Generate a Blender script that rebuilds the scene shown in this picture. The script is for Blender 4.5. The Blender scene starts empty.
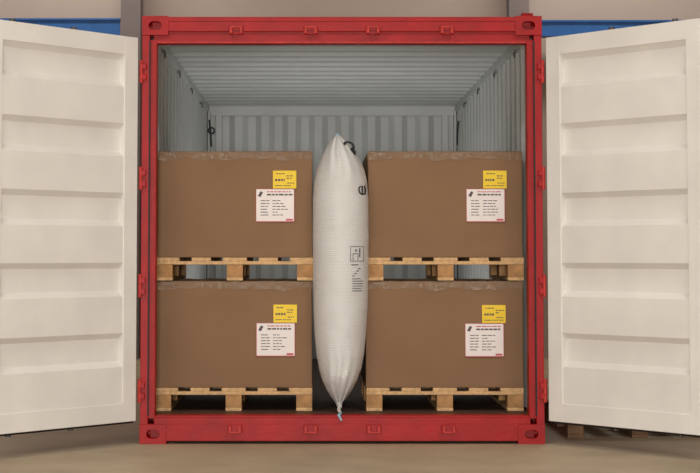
import bpy, bmesh, math, random
from mathutils import Vector, Matrix, noise
random.seed(4)
S=bpy.context.scene
COL=S.collection
S.view_settings.view_transform='Standard'

def lin(c):
    return tuple(((v/255)/12.92 if v/255<=0.04045 else ((v/255+0.055)/1.055)**2.4) for v in c)+(1,)

def mat(name,rgb,rough=0.6,metal=0.0,var=0.12,scale=8,bump=0.0,bscale=40,detail=4,spec=0.4,stretch=(1,1,1)):
    m=bpy.data.materials.new(name); m.use_nodes=True
    nt=m.node_tree; N=nt.nodes; L=nt.links
    b=N['Principled BSDF']
    b.inputs['Roughness'].default_value=rough; b.inputs['Metallic'].default_value=metal
    b.inputs['Specular IOR Level'].default_value=spec
    tc=N.new('ShaderNodeTexCoord'); mp=N.new('ShaderNodeMapping'); mp.inputs['Scale'].default_value=stretch
    L.new(tc.outputs['Object'],mp.inputs['Vector'])
    nz=N.new('ShaderNodeTexNoise'); nz.inputs['Scale'].default_value=scale; nz.inputs['Detail'].default_value=detail
    L.new(mp.outputs[0],nz.inputs['Vector'])
    r=N.new('ShaderNodeValToRGB'); c=lin(rgb)
    r.color_ramp.elements[0].position=0.3; r.color_ramp.elements[1].position=0.7
    r.color_ramp.elements[0].color=tuple(v*(1-var) for v in c[:3])+(1,)
    r.color_ramp.elements[1].color=tuple(min(1,v*(1+var)) for v in c[:3])+(1,)
    L.new(nz.outputs['Fac'],r.inputs['Fac']); L.new(r.outputs['Color'],b.inputs['Base Color'])
    if bump>0:
        n2=N.new('ShaderNodeTexNoise'); n2.inputs['Scale'].default_value=bscale; n2.inputs['Detail'].default_value=3
        L.new(mp.outputs[0],n2.inputs['Vector'])
        bp=N.new('ShaderNodeBump'); bp.inputs['Strength'].default_value=bump; bp.inputs['Distance'].default_value=0.01
        L.new(n2.outputs['Fac'],bp.inputs['Height']); L.new(bp.outputs['Normal'],b.inputs['Normal'])
    return m

M={}
M['red']=mat('red_paint',(158,9,12),0.48,var=0.16,scale=6,bump=0.14,bscale=25,spec=0.3)
M['red2']=mat('worn_red_steel',(180,50,44),0.5,var=0.3,scale=40,bump=0.2,spec=0.3)
M['int']=mat('grey_interior_paint',(194,195,191),0.45,var=0.06,scale=3,bump=0.06)
M['dark']=mat('dark_rubber',(28,24,24),0.6)
M['cream']=mat('cream_door_paint',(226,223,217),0.5,var=0.06,scale=3,bump=0.06,bscale=12)
M['ply']=mat('plywood_floor',(82,58,44),0.6,var=0.25,scale=5,stretch=(8,1,1))
M['card']=mat('cardboard',(134,104,78),0.75,var=0.06,scale=2.5,bump=0.12,bscale=8,spec=0.2)
M['wood']=mat('pallet_wood',(204,166,120),0.75,var=0.24,scale=6,bump=0.2,stretch=(5,1,5))
M['block']=mat('pallet_block_wood',(176,132,86),0.8,var=0.25,scale=14,bump=0.2)
M['old']=mat('weathered_wood',(120,92,66),0.8,var=0.25,scale=10)
M['white']=mat('label_paper',(230,222,218),0.5,var=0.02)
M['yellow']=mat('yellow_label',(236,200,30),0.5,var=0.04)
M['lred']=mat('label_red_ink',(190,75,88),0.5,var=0.05)
M['ink']=mat('label_black_ink',(85,75,75),0.6,var=0.1)
M['bink']=mat('bag_black_ink',(30,30,34),0.6,var=0.1)
M['gink']=mat('bag_grey_ink',(110,110,114),0.6,var=0.1)
M['steel']=mat('galvanised_steel',(95,95,95),0.5,metal=0.7)
M['blue']=mat('blue_beam_paint',(48,104,172),0.5,var=0.08)
M['wall']=mat('warehouse_wall_paint',(186,170,160),0.8,var=0.05,scale=1)
M['col']=mat('grey_column_paint',(130,121,120),0.6,var=0.05)
M['ceil']=mat('ceiling_paint',(190,188,184),0.8,var=0.04)
M['conc']=mat('concrete_floor',(172,156,130),0.55,var=0.14,scale=2.2,detail=8,bump=0.08)
M['tape']=mat('pale_blue_tape',(150,190,205),0.5)
M['strap']=mat('dark_strap',(52,54,58),0.7)

# woven bag
def bagmat():
    m=bpy.data.materials.new('woven_polypropylene'); m.use_nodes=True
    nt=m.node_tree;N=nt.nodes;L=nt.links;b=N['Principled BSDF']
    b.inputs['Roughness'].default_value=0.5
    tc=N.new('ShaderNodeTexCoord')
    w=N.new('ShaderNodeTexWave'); w.bands_direction='Z'; w.inputs['Scale'].default_value=28; w.inputs['Distortion'].default_value=0.8
    L.new(tc.outputs['Object'],w.inputs['Vector'])
    nz=N.new('ShaderNodeTexNoise'); nz.inputs['Scale'].default_value=7; nz.inputs['Detail'].default_value=6
    L.new(tc.outputs['Object'],nz.inputs['Vector'])
    r=N.new('ShaderNodeValToRGB')
    r.color_ramp.elements[0].color=lin((204,203,200)); r.color_ramp.elements[1].color=lin((217,216,214))
    L.new(w.outputs['Fac'],r.inputs['Fac']); L.new(r.outputs['Color'],b.inputs['Base Color'])
    ad=N.new('ShaderNodeMath'); ad.operation='MULTIPLY_ADD'; ad.inputs[1].default_value=0.14
    L.new(w.outputs['Fac'],ad.inputs[0]); L.new(nz.outputs['Fac'],ad.inputs[2])
    bp=N.new('ShaderNodeBump'); bp.inputs['Strength'].default_value=0.5; bp.inputs['Distance'].default_value=0.015
    L.new(ad.outputs[0],bp.inputs['Height']); L.new(bp.outputs['Normal'],b.inputs['Normal'])
    return m
M['bag']=bagmat()
def filmmat():
    m=bpy.data.materials.new('clear_stretch_film'); m.use_nodes=True
    nt=m.node_tree;N=nt.nodes;L=nt.links
    for n in list(N): N.remove(n)
    o=N.new('ShaderNodeOutputMaterial'); mx=N.new('ShaderNodeMixShader')
    t=N.new('ShaderNodeBsdfTransparent'); g=N.new('ShaderNodeBsdfPrincipled')
    g.inputs['Base Color'].default_value=lin((172,150,130)); g.inputs['Roughness'].default_value=0.2; g.inputs['Specular IOR Level'].default_value=1.0
    tc=N.new('ShaderNodeTexCoord'); nz=N.new('ShaderNodeTexNoise'); nz.inputs['Scale'].default_value=30; nz.inputs['Detail'].default_value=5
    L.new(tc.outputs['Object'],nz.inputs['Vector'])
    bp=N.new('ShaderNodeBump'); bp.inputs['Strength'].default_value=0.9; bp.inputs['Distance'].default_value=0.03
    L.new(nz.outputs['Fac'],bp.inputs['Height']); L.new(bp.outputs['Normal'],g.inputs['Normal'])
    r=N.new('ShaderNodeValToRGB'); r.color_ramp.elements[0].position=0.45; r.color_ramp.elements[1].position=0.68
    r.color_ramp.elements[0].color=(0.12,0.12,0.12,1); r.color_ramp.elements[1].color=(0.6,0.6,0.6,1)
    L.new(nz.outputs['Fac'],r.inputs['Fac']); L.new(r.outputs['Color'],mx.inputs['Fac'])
    L.new(t.outputs[0],mx.inputs[1]); L.new(g.outputs[0],mx.inputs[2]); L.new(mx.outputs[0],o.inputs['Surface'])
    return m
M['film']=filmmat()

class B:
    def __init__(s): s.bm=bmesh.new(); s.mats=[]
    def mi(s,k):
        if k not in s.mats: s.mats.append(k)
        return s.mats.index(k)
    def box(s,x0,x1,y0,y1,z0,z1,k,mtx=None):
        vs=[s.bm.verts.new(Vector(p)) for p in [(x0,y0,z0),(x1,y0,z0),(x1,y1,z0),(x0,y1,z0),(x0,y0,z1),(x1,y0,z1),(x1,y1,z1),(x0,y1,z1)]]
        if mtx:
            for v in vs: v.co=mtx@v.co
        for f in [(0,3,2,1),(4,5,6,7),(0,1,5,4),(1,2,6,5),(2,3,7,6),(3,0,4,7)]:
            fc=s.bm.faces.new([vs[i] for i in f]); fc.material_index=s.mi(k)
    def poly(s,pts,k):
        fc=s.bm.faces.new([s.bm.verts.new(Vector(p)) for p in pts]); fc.material_index=s.mi(k)
    def cyl(s,p0,p1,r,k,n=16,r2=None):
        p0=Vector(p0);p1=Vector(p1);d=p1-p0
        q=d.to_track_quat('Z','Y').to_matrix().to_4x4()
        ret=bmesh.ops.create_cone(s.bm,cap_ends=True,segments=n,radius1=r,radius2=r if r2 is None else r2,depth=d.length,matrix=Matrix.Translation((p0+p1)/2)@q)
        i=s.mi(k)
        for v in ret['verts']:
            for f in v.link_faces: f.material_index=i
    def torus(s,c,R,r,k,mtx=None,n=20,m=8):
        mtx=mtx or Matrix()
        g=[]
        for i in range(n):
            a=2*math.pi*i/n; row=[]
            for j in range(m):
                b=2*math.pi*j/m
                p=mtx@Vector(((R+r*math.cos(b))*math.cos(a),r*math.sin(b),(R+r*math.cos(b))*math.sin(a)))
                row.append(s.bm.verts.new(p+Vector(c)))
            g.append(row)
        for i in range(n):
            for j in range(m):
                f=s.bm.faces.new([g[i][j],g[(i+1)%n][j],g[(i+1)%n][(j+1)%m],g[i][(j+1)%m]]); f.material_index=s.mi(k); f.smooth=True
    def obj(s,name,parent=None,bevel=0,loc=(0,0,0),rot=0,recalc=True):
        if recalc: bmesh.ops.recalc_face_normals(s.bm,faces=s.bm.faces)
        me=bpy.data.meshes.new(name); s.bm.to_mesh(me); s.bm.free()
        for k in s.mats: me.materials.append(M[k])
        o=bpy.data.objects.new(name,me); COL.objects.link(o)
        o.location=loc; o.rotation_euler=(0,0,rot)
        if parent: o.parent=parent
        if bevel:
            md=o.modifiers.new('bevel','BEVEL'); md.width=bevel; md.segments=2; md.limit_method='ANGLE'
        return o
def empty(name,loc=(0,0,0)):
    e=bpy.data.objects.new(name,None); COL.objects.link(e); e.location=loc; e.empty_display_size=0.2; return e

# ---------------- room
RX,RY0,RY1,RZ=9,-14.5,9,6.2
b=B(); b.box(-RX,RX,RY0,RY1,-0.1,0,'conc'); b.obj('floor')
b=B(); b.box(-RX,RX,RY0,RY1,RZ,RZ+0.1,'ceil'); b.obj('ceiling')
b=B(); b.box(-RX,RX,RY1,RY1+0.1,0,RZ,'wall'); b.obj('wall_back')
b=B(); b.box(-RX,RX,RY0-0.1,RY0,0,RZ,'wall'); b.obj('wall_front')
b=B(); b.box(-RX-0.1,-RX,RY0,RY1,0,RZ,'wall'); b.obj('wall_left')
b=B(); b.box(RX,RX+0.1,RY0,RY1,0,RZ,'wall'); b.obj('wall_right')

# ---------------- container
C=empty('shipping_container')
X=1.219; XI=1.172; LEN=6.058; ZF=0.166; ZT=2.591
def trap(a0,a1,pitch,d):
    pts=[];a=a0;f=pitch*0.28;sl=pitch*0.22
    pts.append((a,0))
    st=0
    while a<a1-1e-6:
        step=[f,sl,f,sl][st%4]; lev=[0,1,1,0][st%4]
        a=min(a+step,a1); pts.append((a,lev*d)); st+=1
    return pts
def corr(name,prof,fn_in,fn_out,lo,hi,kin,kout):
    b=B()
    for fn,k in ((fn_in,kin),(fn_out,kout)):
        prev=None
        for a,off in prof:
            cur=(b.bm.verts.new(fn(a,off,lo)),b.bm.verts.new(fn(a,off,hi)))
            if prev:
                fc=b.bm.faces.new([prev[0],cur[0],cur[1],prev[1]]); fc.material_index=b.mi(k)
            prev=cur
    return b.obj(name,C,recalc=False)
T=0.003
for sgn,nm in ((-1,'left'),(1,'right')):
    p=trap(0.12,LEN-0.1,0.276,0.034)
    corr('side_panel_'+nm,p,lambda a,o,z:Vector((sgn*(XI+o),a,z)),lambda a,o,z:Vector((sgn*(XI+o+T),a,z)),0.15,2.50,'int','red')
p=trap(-XI,XI,0.252,0.04)
corr('end_panel',p,lambda a,o,z:Vector((a,5.93+o,z)),lambda a,o,z:Vector((a,5.93+o+T,z)),0.15,2.50,'int','red')
p=trap(0.1,LEN-0.08,0.32,0.036)
corr('roof_panel',p,lambda a,o,x:Vector((x,a,2.543+o)),lambda a,o,x:Vector((x,a,2.543+o+T)),-XI-0.01,XI+0.01,'int','red')
# rails, interior coloured faces
b=B()
for s in (-1,1):
    b.box(min(s*1.160,s*X),max(s*1.160,s*X),0.16,LEN-0.16,2.492,2.548,'int')
    b.box(min(s*1.150,s*XI),max(s*1.150,s*XI),5.80,5.93,ZF,2.5,'int')
b.box(-XI,XI,5.88,5.93,2.455,2.548,'int')
for s in (-1,1):
    b.box(min(s*1.04,s*1.10),max(s*1.04,s*1.10),5.88,5.93,ZF,2.46,'int')
b.obj('inner_rails',C,0.005)
b=B()
for s in (-1,1):
    x0,x1=sorted((s*1.190,s*(X+0.002)))
    b.box(x0,x1,0.16,LEN-0.16,2.548,2.585,'red')
    b.box(*sorted((s*1.170,s*(X+0.002))),0.16,LEN-0.16,0.02,0.165,'red')
b.box(-X+0.16,X-0.16,LEN-0.05,LEN,2.5,2.585,'red')
b.box(-X+0.16,X-0.16,LEN-0.05,LEN,0.02,0.165,'red')
for i in range(14):
    y=0.3+i*0.42
    b.box(-1.17,1.17,y,y+0.045,0.03,0.135,'red')
for s in (-1,1):
    b.box(*sorted((s*1.13,s*X)),LEN-0.1,LEN,0.118,2.473,'red')
b.obj('outer_rails',C,0.006)
b=B(); b.box(-1.165,1.165,0.1,5.92,0.138,ZF,'ply'); b.obj('floor_boards',C)
# front frame
b=B()
for s in (-1,1):
    b.box(*sorted((s*1.172,s*X)),0.0,0.11,0.118,2.475,'red')       # outer post
    b.box(*sorted((s*1.131,s*1.174)),0.028,0.12,0.15,2.45,'red')       # inner rebate
    b.box(*sorted((s*1.133,s*1.137)),0.022,0.03,0.165,2.43,'red2')
b.box(-X+0.15,X-0.15,0.0,0.10,2.50,2.588,'red')         # header
b.box(-1.15,1.15,0.03,0.12,2.428,2.505,'red')
b.box(-1.06,1.06,-0.006,0.004,2.56,2.588,'red')
b.box(-X+0.15,X-0.15,0.0,0.10,0.018,0.12,'red')          # sill
b.box(-1.135,1.135,0.004,0.12,0.118,0.158,'red')
b.box(-1.135,1.135,0.03,0.14,0.150,0.168,'red')
b.obj('end_frame',C,0.007)
b=B()
b.box(-1.12,1.12,0.022,0.03,2.430,2.438,'red2')
for s in (-1,1):
    b.box(*sorted((s*1.168,s*1.176)),-0.002,0.02,0.17,2.44,'dark')
b.obj('door_seal',C)
# keepers
b=B()
for x in (-0.645,-0.19,0.19,0.64):
    for z,d in ((2.50,1),(0.085,-1)):
        b.box(x-0.045,x+0.045,-0.012,0.002,z-0.02,z+0.03,'red')
        b.box(x-0.038,x-0.022,-0.045,-0.01,z-0.018,z+0.028,'red2')
        b.box(x+0.022,x+0.038,-0.045,-0.01,z-0.018,z+0.028,'red2')
        b.box(x-0.038,x+0.038,-0.047,-0.036,z+(0.016 if d>0 else -0.018),z+(0.028 if d>0 else -0.006),'red2')
b.obj('lock_keepers',C,0.003)
# hinges lugs
b=B()
for s in (-1,1):
    for z in (0.32,0.95,1.6,2.25):
        b.box(*sorted((s*1.19,s*1.232)),-0.028,0.01,z-0.05,z-0.015,'red')
        b.box(*sorted((s*1.19,s*1.232)),-0.028,0.01,z+0.015,z+0.05,'red')
        b.cyl((s*1.222,-0.018,z-0.07),(s*1.222,-0.018,z+0.07),0.011,'red2')
b.obj('hinges',C,0.003)
# corner castings with oval holes
def casting(name,cx,y0,z0):
    bm=bmesh.new()
    bmesh.ops.create_cube(bm,size=1,matrix=Matrix.Translation((cx,y0,z0))@Matrix.Diagonal((0.162,0.178,0.118,1)))
    me=bpy.data.meshes.new(name); bm.to_mesh(me); bm.free()
    me.materials.append(M['red'])
    o=bpy.data.objects.new(name,me); COL.objects.link(o)
    cutters=[]
    def cut(c,axis,a,bb):
        bm=bmesh.new()
        R={'y':Matrix.Rotation(math.pi/2,4,'X'),'x':Matrix.Rotation(math.pi/2,4,'Y'),'z':Matrix()}[axis]
        bmesh.ops.create_cone(bm,cap_ends=True,segments=28,radius1=1,radius2=1,depth=0.12)
        for v in bm.verts:
            x,y=v.co.x,v.co.y
            v.co.x=x*bb+(a-bb)*(1 if x>0 else -1)*(min(1,abs(x)*3)); v.co.y=y*bb
        bmesh.ops.transform(bm,matrix=Matrix.Translation(c)@R@(Matrix.Rotation(math.pi/2,4,'Z') if axis=='x' else Matrix()),verts=bm.verts)
        m2=bpy.data.meshes.new('c'); bm.to_mesh(m2); bm.free()
        co=bpy.data.objects.new('c',m2); COL.objects.link(co); cutters.append(co)
        md=o.modifiers.new('b','BOOLEAN'); md.object=co; md.operation='DIFFERENCE'; md.solver='EXACT'
    fy=y0-0.089 if y0<3 else y0+0.089
    cut((cx,fy,z0),'y',0.040,0.026)
    cut((cx+(0.081 if cx>0 else -0.081),y0,z0),'x',0.040,0.026)
    cut((cx,y0,z0+(0.059 if z0>1 else -0.059)),'z',0.03,0.028)
    dg=bpy.context.evaluated_depsgraph_get(); dg.update()
    nm=bpy.data.meshes.new_from_object(o.evaluated_get(dg))
    o.modifiers.clear(); o.data=nm
    for c in cutters: bpy.data.objects.remove(c,do_unlink=True)
    o.parent=C
    md=o.modifiers.new('bevel','BEVEL'); md.width=0.004; md.segments=2; md.limit_method='ANGLE'
for s in (-1,1):
    for y in (0.083,LEN-0.083):
        casting('corner_casting',s*(X-0.079),y,0.059)
        casting('corner_casting',s*(X-0.079),y,2.535)
# lashing rings + strap
b=B()
for s in (-1,1):
    for y in (0.9,2.2,3.5,4.8):
        for z in (2.46,):
            b.torus((s*1.156,y,z),0.018,0.004,'steel',Matrix.Rotation(math.pi/2,3,'Z'))
            b.box(*sorted((s*1.155,s*1.175)),y-0.015,y+0.015,z+0.012,z+0.030,'steel')
b.obj('lashing_rings',C)
b=B()
pts=[(-1.15,5.7,2.40),(-1.14,5.69,2.3),(-1.13,5.68,2.15)]
for a,c in zip(pts[:-1],pts[1:]): b.cyl(a,c,0.008,'strap',8)
b.torus((-1.13,5.68,2.30),0.028,0.007,'strap')
pts=[(1.15,5.3,2.36),(1.14,5.3,2.26),(1.135,5.3,2.14)]
for a,c in zip(pts[:-1],pts[1:]): b.cyl(a,c,0.008,'strap',8)
b.obj('lashing_straps',C)

# doors (local: u along +x from hinge, inner face at y=0 looking to -y, thickness +y)
def door(name,side):
    b=B(); W=1.165; z0=0.142; z1=2.455; fr=0.10; th=0.05
    def bx(u0,u1,y0,y1,za,zb,k): 
        if side<0: u0,u1=-u1,-u0
        b.box(u0,u1,y0,y1,za,zb,k)
    bx(0.012,fr+0.02,0,th,z0,z1,'cream'); bx(W-fr,W,0,th,z0,z1,'cream')
    bx(fr+0.02,W-fr,0,th,z0,z0+0.11,'cream'); bx(fr+0.02,W-fr,0,th,z1-0.11,z1,'cream')
    za,zb=z0+0.11,z1-0.11
    n=5; P=(zb-za)/n; prof=[]
    for i in range(n):
        z=za+i*P
        prof+= [(z,0.006),(z+P*0.52,0.006),(z+P*0.60,0.040),(z+P*0.92,0.040)]
    prof.append((zb,0.006))
    u0,u1=fr+0.02,W-fr
    if side<0: u0,u1=-u1,-u0
    for off,k in ((0,'cream'),(0.006,'red')):
        prev=None
        for z,o in prof:
            cur=(b.bm.verts.new((u0,o+off,z)),b.bm.verts.new((u1,o+off,z)))
            if prev:
                f=b.bm.faces.new([prev[0],prev[1],cur[1],cur[0]]); f.material_index=b.mi(k)
            prev=cur
    bx(0.012,fr+0.02,th,th+0.004,z0,z1,'red'); bx(W-fr,W,th,th+0.004,z0,z1,'red')
    bx(fr+0.02,W-fr,th,th+0.004,z0,z0+0.11,'red'); bx(fr+0.02,W-fr,th,th+0.004,z1-0.11,z1,'red')
    bx(0.0,0.014,0.012,0.03,z0,z1,'dark'); bx(W,W+0.012,0.012,0.03,z0,z1,'dark')
    bx(0.02,W,0.012,0.03,z0-0.012,z0,'dark')
    for u in (0.45,0.92):
        uu=u if side>0 else -u
        b.cyl((uu,th+0.045,z0-0.03),(uu,th+0.045,z1+0.03),0.017,'steel')
        for z in (z0+0.05,0.8,1.3,1.9,z1-0.05):
            b.box(uu-0.05,uu+0.05,th,th+0.06,z-0.03,z+0.03,'steel')
    for z in (0.32,0.95,1.6,2.25):
        bx(0.0,0.2,th,th+0.012,z-0.035,z+0.035,'red')
    o=b.obj(name,C,0.004,recalc=False)
    return o
al=math.radians(50)
dl=door('door_leaf_left',-1); dl.location=(-1.232,-0.03,0); dl.rotation_euler=(0,0,al)
dr=door('door_leaf_right',1); dr.location=(1.232,-0.03,0); dr.rotation_euler=(0,0,-al)

# ---------------- pallets
def pallet(loc,w=0.98,d=1.2,old=False):
    b=B(); h=0.144; k='old' if old else 'wood'; kb='old' if old else 'block'
    x0=-w/2
    bw=[0.145,0.12,0.15,0.12,0.145]; gap=(w-sum(bw))/4; x=x0
    for q in bw:
        b.box(x,x+q,0,d,h-0.022+random.uniform(-.001,0),h,k); x+=q+gap
    for y in (0,d/2-0.07,d-0.14):
        b.box(x0,-x0,y,y+0.14,h-0.044,h-0.0225,k)
    for xc,bwid in ((x0+0.05,0.1),(0,0.10),(-x0-0.05,0.1)):
        for y in (0.0,d/2-0.07,d-0.14):
            b.box(xc-bwid/2,xc+bwid/2,y+0.003,y+0.137,0.022,h-0.0445,kb)
        b.box(xc-bwid/2,xc+bwid/2,0,d,0,0.0215,k)
    return b.obj('wooden_pallet',None,0.003,loc=loc)

# ---------------- cartons
def quad(b,x0,x1,z0,z1,y,k): b.poly([(x0,y,z0),(x1,y,z0),(x1,y,z1),(x0,y,z1)],k)
def carton(loc,w,h,lab,seed,d=1.2):
    bm=bmesh.new()
    nx,ny,nz=22,10,16
    vd={}
    def V(i,j,k):
        if (i,j,k) in vd: return vd[(i,j,k)]
        p=Vector((-w/2+w*i/nx,d*j/ny,h*k/nz))
        if 0<k<=nz:
            n=noise.noise(Vector((p.x*3+seed*7,p.y*3,p.z*4)))
            if j==0: p.y+=0.006+n*0.006
            if k==nz: p.z-=abs(noise.noise(Vector((p.x*9+seed,p.y*6,0))))*0.010
            if i in(0,nx): p.x-=math.copysign(0.003+0.003*abs(n),p.x)
        v=bm.verts.new(p); vd[(i,j,k)]=v; return v
    for i in range(nx):
        for k in range(nz):
            bm.faces.new([V(i,0,k),V(i+1,0,k),V(i+1,0,k+1),V(i,0,k+1)])
            bm.faces.new([V(i,ny,k),V(i,ny,k+1),V(i+1,ny,k+1),V(i+1,ny,k)])
        for j in range(ny):
            bm.faces.new([V(i,j,nz),V(i+1,j,nz),V(i+1,j+1,nz),V(i,j+1,nz)])
            bm.faces.new([V(i,j,0),V(i,j+1,0),V(i+1,j+1,0),V(i+1,j,0)])
    for j in range(ny):
        for k in range(nz):
            bm.faces.new([V(0,j,k),V(0,j,k+1),V(0,j+1,k+1),V(0,j+1,k)])
            bm.faces.new([V(nx,j,k),V(nx,j+1,k),V(nx,j+1,k+1),V(nx,j,k+1)])
    bmesh.ops.recalc_face_normals(bm,faces=bm.faces)
    me=bpy.data.meshes.new('cardboard_box'); bm.to_mesh(me); bm.free(); me.materials.append(M['card'])
    for f in me.polygons: f.use_smooth=True
    o=bpy.data.objects.new('cardboard_box',me); COL.objects.link(o); o.location=loc
    md=o.modifiers.new('bevel','BEVEL'); md.width=0.006; md.segments=2; md.limit_method='ANGLE'; md.angle_limit=math.radians(50)
    b=B()
    b.box(-w/2+0.03,w/2-0.03,d/2-0.03,d/2+0.03,h-0.002,h+0.0005,'block')
    b.obj('tape_strip',o)
    b=B(); n=44; prev=None
    for i in range(n+1):
        x=-w/2+w*i/n
        e=0.052+0.024*noise.noise(Vector((x*8+seed*3,0,1)))
        yy=-0.004-0.004*abs(noise.noise(Vector((x*14+seed,2,0))))
        cur=[b.bm.verts.new((x,yy,h-e)),b.bm.verts.new((x,yy,h-0.010)),b.bm.verts.new((x,0.006,h+0.0005)),b.bm.verts.new((x,0.12,h+0.0005))]
        if prev:
            for q in range(3):
                f=b.bm.faces.new([prev[q],cur[q],cur[q+1],prev[q+1]]); f.material_index=b.mi('film'); f.smooth=True
        prev=cur
    b.obj('stretch_film',o)
    # labels
    lx,lz=lab
    x0=-w/2+lx; x1=x0+0.242; z1=lz; z0=z1-0.208
    b=B(); y=-0.004
    b.box(x0,x1,y,0.006,z0,z1,'white')
    yy=y-0.0008
    bw=0.005
    quad(b,x0,x1,z0,z0+bw,yy,'lred'); quad(b,x0,x1,z1-0.003,z1,yy,'lred'); quad(b,x0,x0+0.003,z0,z1,yy,'lred'); quad(b,x1-0.003,x1,z0,z1,yy,'lred')
    quad(b,x0+0.19,x1-0.01,z0+0.008,z0+0.020,yy,'lred')
    b.poly([(x0+0.012,yy,z1-0.045),(x0+0.03,yy,z1-0.052),(x0+0.045,yy,z1-0.022),(x0+0.03,yy,z1-0.015)],'ink')
    rnd=random.Random(seed)
    def words(xa,xb,zt,hh,wmin,wmax,k='ink'):
        xx=xa
        while xx<xb-wmin:
            ww=rnd.uniform(wmin,wmax); quad(b,xx,min(xx+ww,xb),zt-hh,zt,yy,k); xx+=ww+0.005
    words(x0+0.07,x1-0.02,z1-0.016,0.006,0.01,0.03,'lred')
    words(x0+0.07,x1-0.012,z1-0.032,0.010,0.012,0.03)
    for r in range(6):
        zt=z1-0.072-r*0.018
        words(x0+0.03,x0+0.085,zt,0.005,0.015,0.05)
        words(x0+0.105,x0+0.105+rnd.uniform(.04,.1),zt,0.005,0.01,0.03)
    b.obj('address_label',o)
    b=B()
    a0=x1-0.135; a1=x1+0.012; c0=z1+0.002; c1=c0+0.112
    b.box(a0,a1,y,0.006,c0,c1,'yellow')
    words(a0+0.02,a0+0.075,c1-0.016,0.006,0.01,0.02)
    words(a0+0.085,a1-0.012,c1-0.03,0.006,0.01,0.02)
    words(a0+0.085,a1-0.03,c1-0.045,0.006,0.01,0.02)
    words(a0+0.014,a0+0.078,c1-0.052,0.014,0.006,0.014)
    words(a0+0.014,a1-0.014,c1-0.092,0.004,0.02,0.05)
    words(a0+0.09,a1-0.014,c1-0.075,0.006,0.006,0.014)
    b.obj('warning_label',o)
    return o
YB=0.35
P=0.144
for xc,xt in ((-0.671,-0.666),(0.646,0.654)):
    zb=ZF
    pallet((xc,YB,zb+0.0005))
    lab=(0.633,0.402) if xc<0 else (0.622,0.399)
    carton((xc,YB+0.004,zb+P+0.001),0.985 if xc<0 else 0.99,0.664,lab,1 if xc<0 else 2)
    z2=zb+P+0.666
    pallet((xt,YB,z2+0.0005))
    carton((xt,YB+0.004,z2+P+0.001),0.978,0.668,(0.62,0.43),3 if xc<0 else 4)
# loose pallet on the hall floor
pallet((1.86,0.36,0.0005),w=0.9,d=1.1,old=True)

# ---------------- dunnage bag
prof=[(133,338,0.8),(135,338,3),(138,338.3,6.5),(143,339,10.5),(150,340,15.5),(160,340.7,20.5),(170,341,24.3),(182,341,26.8),(200,341,28),(240,341,28.3),(280,341,28),(310,340.8,27.3),(335,340.5,26),(355,340.4,24),(370,340.2,21.3),(382,339.8,17.5),(392,339.5,12.5),(400,339.3,7),(405,339,3),(408,339,1)]
def interp(v):
    for (a,b_) in zip(prof[:-1],prof[1:]):
        if a[0]<=v<=b_[0]:
            t=(v-a[0])/(b_[0]-a[0]); return a[1]+(b_[1]-a[1])*t,a[2]+(b_[2]-a[2])*t
    return prof[-1][1:]
def bag_cw(z):
    v=133+(1.893-z)/(1.893-0.197)*275
    v=max(133,min(408,v)); c,w=interp(v)
    return (c-314)*0.006185-0.17,w*0.006185,v
def bag_y(s,z,wrk=True):
    c,w,v=bag_cw(z)
    dd=0.19*min(1,(w/0.12))**0.8
    y=0.325-dd*max(0,1-abs(s)**2.1)**0.6
    e=max(0,1-(v-133)/60)+max(0,1-(408-v)/70)
    if wrk: y+=e*0.014*math.sin(s*15+math.sin(v*0.1))*(1-s*s)+0.004*noise.noise(Vector((s*2,z*9,0)))
    return y
NZ=150; NS=34
b=B(); rings=[]
for i in range(NZ+1):
    t=i/NZ; z=0.197+(1.893-0.197)*(0.5-0.5*math.cos(math.pi*t))*0.6+ (1.893-0.197)*t*0.4
    c,w,v=bag_cw(z); ring=[]
    win=min(w*0.96,0.150); L=1.05-0.25*max(0,1-w/0.12)
    for j in range(NS+1):
        s=math.sin((j/NS-0.5)*math.pi)
        ring.append(Vector((c+s*w*(1+0.006*noise.noise(Vector((s*3,z*14,5)))),bag_y(s,z),z)))
    cb=-0.012 if w>0.14 else c
    win=min(win,0.146)
    for y,f in ((0.345,1.0),(0.6,1.0),(0.9,1.0),(1.15,0.97),(1.3,0.8),(1.38,0.45),(1.4,0)):
        ring.append(Vector((cb+win*f,y if w>0.1 else 0.345+(y-0.345)*L,z)))
    for y,f in ((1.38,0.45),(1.3,0.8),(1.15,0.97),(0.9,1.0),(0.6,1.0),(0.345,1.0)):
        ring.append(Vector((cb-win*f,y if w>0.1 else 0.345+(y-0.345)*L,z)))
    rings.append([b.bm.verts.new(p) for p in ring])
n=len(rings[0])
for r0,r1 in zip(rings[:-1],rings[1:]):
    for j in range(n):
        f=b.bm.faces.new([r0[j],r0[(j+1)%n],r1[(j+1)%n],r1[j]]); f.material_index=b.mi('bag'); f.smooth=True
b.bm.faces.new(rings[0][::-1]).material_index=0; b.bm.faces.new(rings[-1]).material_index=0
BAG=b.obj('dunnage_bag')
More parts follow.
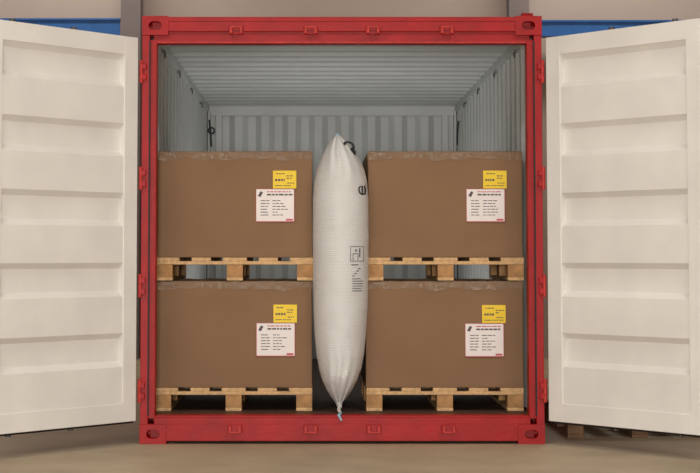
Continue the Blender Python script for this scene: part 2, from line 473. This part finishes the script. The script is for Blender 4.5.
# prints
def sp(x,z,off=0.003):
    c,w,v=bag_cw(z); s=max(-0.985,min(0.985,(x-c)/w)); 
    return Vector((c+s*w,bag_y(s,z)-off,z))
def px(u,v): return ((u-314)*0.006185-0.17, 1.893-(v-133)/275*(1.893-0.197))
b=B()
def pq(u0,u1,v0,v1,k):
    nn=4
    for a in range(nn):
        ua=u0+(u1-u0)*a/nn; ub=u0+(u1-u0)*(a+1)/nn
        pts=[sp(*px(ua,v1)),sp(*px(ub,v1)),sp(*px(ub,v0)),sp(*px(ua,v0))]
        b.poly(pts,k)
for (a,c_,d_,e_) in ((350,350.6,247,262),(363.4,364,247,262),(350,364,247,247.6),(350,364,261.5,262.1)): pq(a,c_,d_,e_,'gink')
pq(352.5,353.2,254,261,'gink'); pq(353,358,254,254.7,'gink'); pq(357.5,358.2,254,261,'gink'); pq(359,360.3,249,258,'gink'); pq(355,356.5,250,252.5,'gink')
pq(351,358,265,266,'gink')
for i in range(4): pq(352+i*2,354.5+i*2,276-i*2.5,277-i*2.5,'gink')
for i in range(6): pq(352,352+random.uniform(8,12.5),279+i*2.4,279.8+i*2.4,'gink')
def arc(uc,vc,R,t,a0,a1,k,sq=0.75,n=20):
    for i in range(n):
        aa=math.radians(a0+(a1-a0)*i/n); ab=math.radians(a0+(a1-a0)*(i+1)/n)
        P=[(uc+sq*(R)*math.cos(aa),vc+R*math.sin(aa)),(uc+sq*R*math.cos(ab),vc+R*math.sin(ab)),(uc+sq*(R-t)*math.cos(ab),vc+(R-t)*math.sin(ab)),(uc+sq*(R-t)*math.cos(aa),vc+(R-t)*math.sin(aa))]
        b.poly([sp(*px(*p)) for p in P],k)
arc(362.5,190.5,5.2,1.6,-60,240,'bink',0.8); pq(361.6,363.2,186,195,'bink')
arc(367,190,5.5,1.3,100,260,'bink',0.5)
b.obj('printed_marks',BAG,recalc=False)
# valve and tail
b=B()
x,z=px(351,148)
b.torus((x-0.012,0.22,z+0.012),0.022,0.006,'bink',Matrix.Rotation(math.radians(25),3,'Y')@Matrix.Diagonal((1.4,1,1)).to_3x3())
b.cyl((x+0.02,0.22,z-0.03),(x+0.005,0.21,z-0.004),0.013,'bink',16)
b.cyl((x+0.02,0.22,z-0.03),(x+0.02,0.24,z-0.045),0.011,'bink',16)
b.obj('inflation_valve',BAG)
b=B()
x,z=px(337.6,134)
b.cyl((x,0.28,z-0.05),(x+0.002,0.30,z+0.012),0.012,'tape',10,0.004)
b.cyl((x-0.016,0.285,z-0.075),(x,0.29,z+0.005),0.006,'tape',8)
b.obj('corner_tape',BAG)
b=B()
x,z=px(339,406)
pts=[(x,0.30,z+0.012),(x+0.004,0.22,z-0.005),(x-0.004,0.14,z-0.018),(x+0.008,0.06,0.178),(x-0.006,0.0,0.172),(x+0.012,-0.015,0.14)]
rr=[0.02,0.014,0.010,0.009,0.008,0.005]
for i in range(5): b.cyl(pts[i],pts[i+1],rr[i],'tape' if i>2 else 'bag',10,rr[i+1])
b.cyl(pts[3],(x+0.03,0.03,0.185),0.006,'strap',8,0.003)
b.obj('bag_tail',BAG)

# ---------------- background hall items
def ibeam(name,x0,x1,y,z,h,k):
    b=B(); b.box(x0,x1,y-0.08,y+0.08,z,z+0.02,k); b.box(x0,x1,y-0.08,y+0.08,z+h-0.02,z+h,k); b.box(x0,x1,y-0.06,y-0.04,z+0.02,z+h-0.02,k)
    return b
b=B()
for xc in (-8.2,-2.2,2.1,8.2):
    b.box(xc-0.11,xc+0.11,8.60,8.62,0,RZ-0.005,'col'); b.box(xc-0.11,xc+0.11,8.84,8.86,0,RZ-0.005,'col'); b.box(xc-0.01,xc+0.01,8.62,8.84,0,RZ-0.005,'col')
b.obj('hall_column_1')  # H-section columns standing before the back wall
b=ibeam('x',2.22,8.08,8.70,3.56,0.18,'blue'); b.box(2.12,2.24,8.50,8.60,3.50,3.80,'red'); b.obj('steel_beam')
b=ibeam('x',-8.08,-2.32,8.70,3.54,0.22,'blue'); b.obj('steel_beam')

# ---------------- lights
def area(name,loc,target,sx,sy,e,col):
    l=bpy.data.lights.new(name,'AREA'); l.shape='RECTANGLE'; l.size=sx; l.size_y=sy; l.energy=e; l.color=col
    o=bpy.data.objects.new(name,l); COL.objects.link(o); o.location=loc
    d=Vector(target)-Vector(loc); o.rotation_euler=d.to_track_quat('-Z','Y').to_euler(); return o
area('flash_fill',(-0.6,-12.5,1.3),(0,0,1.5),1.6,1.0,620,(1,0.97,0.93))  # added soft front light behind the camera, standing in for its flash
area('interior_fill',(0,3.2,0.35),(0,3.21,3),1.6,3.0,19,(1,1,1))  # added fill hidden behind the cartons, lifts the container roof and walls
area('ceiling_lamp',(-3,-5,6.0),(-3,-5,0),2.5,0.5,190,(1,0.95,0.88))
area('ceiling_lamp',(3,-5,6.0),(3,-5,0),2.5,0.5,190,(1,0.95,0.88))
area('ceiling_lamp',(-3,7.4,6.0),(-3,8.2,0),2.5,0.5,85,(1,0.93,0.84))
area('ceiling_lamp',(3,7.4,6.0),(3,8.2,0),2.5,0.5,85,(1,0.93,0.84))
w=bpy.data.worlds.new('World'); S.world=w; w.use_nodes=True
w.node_tree.nodes['Background'].inputs['Color'].default_value=(0.6,0.62,0.65,1); w.node_tree.nodes['Background'].inputs['Strength'].default_value=0.3

# ---------------- camera
cam=bpy.data.cameras.new('Camera'); co=bpy.data.objects.new('Camera',cam); COL.objects.link(co)
co.location=(-0.17,-10.6,1.13); co.rotation_euler=(math.radians(90+3.5),0,0)
cam.sensor_width=36; cam.lens=89.8; cam.shift_x=36/700; cam.shift_y=-0.1247
cam.clip_end=100
S.camera=co
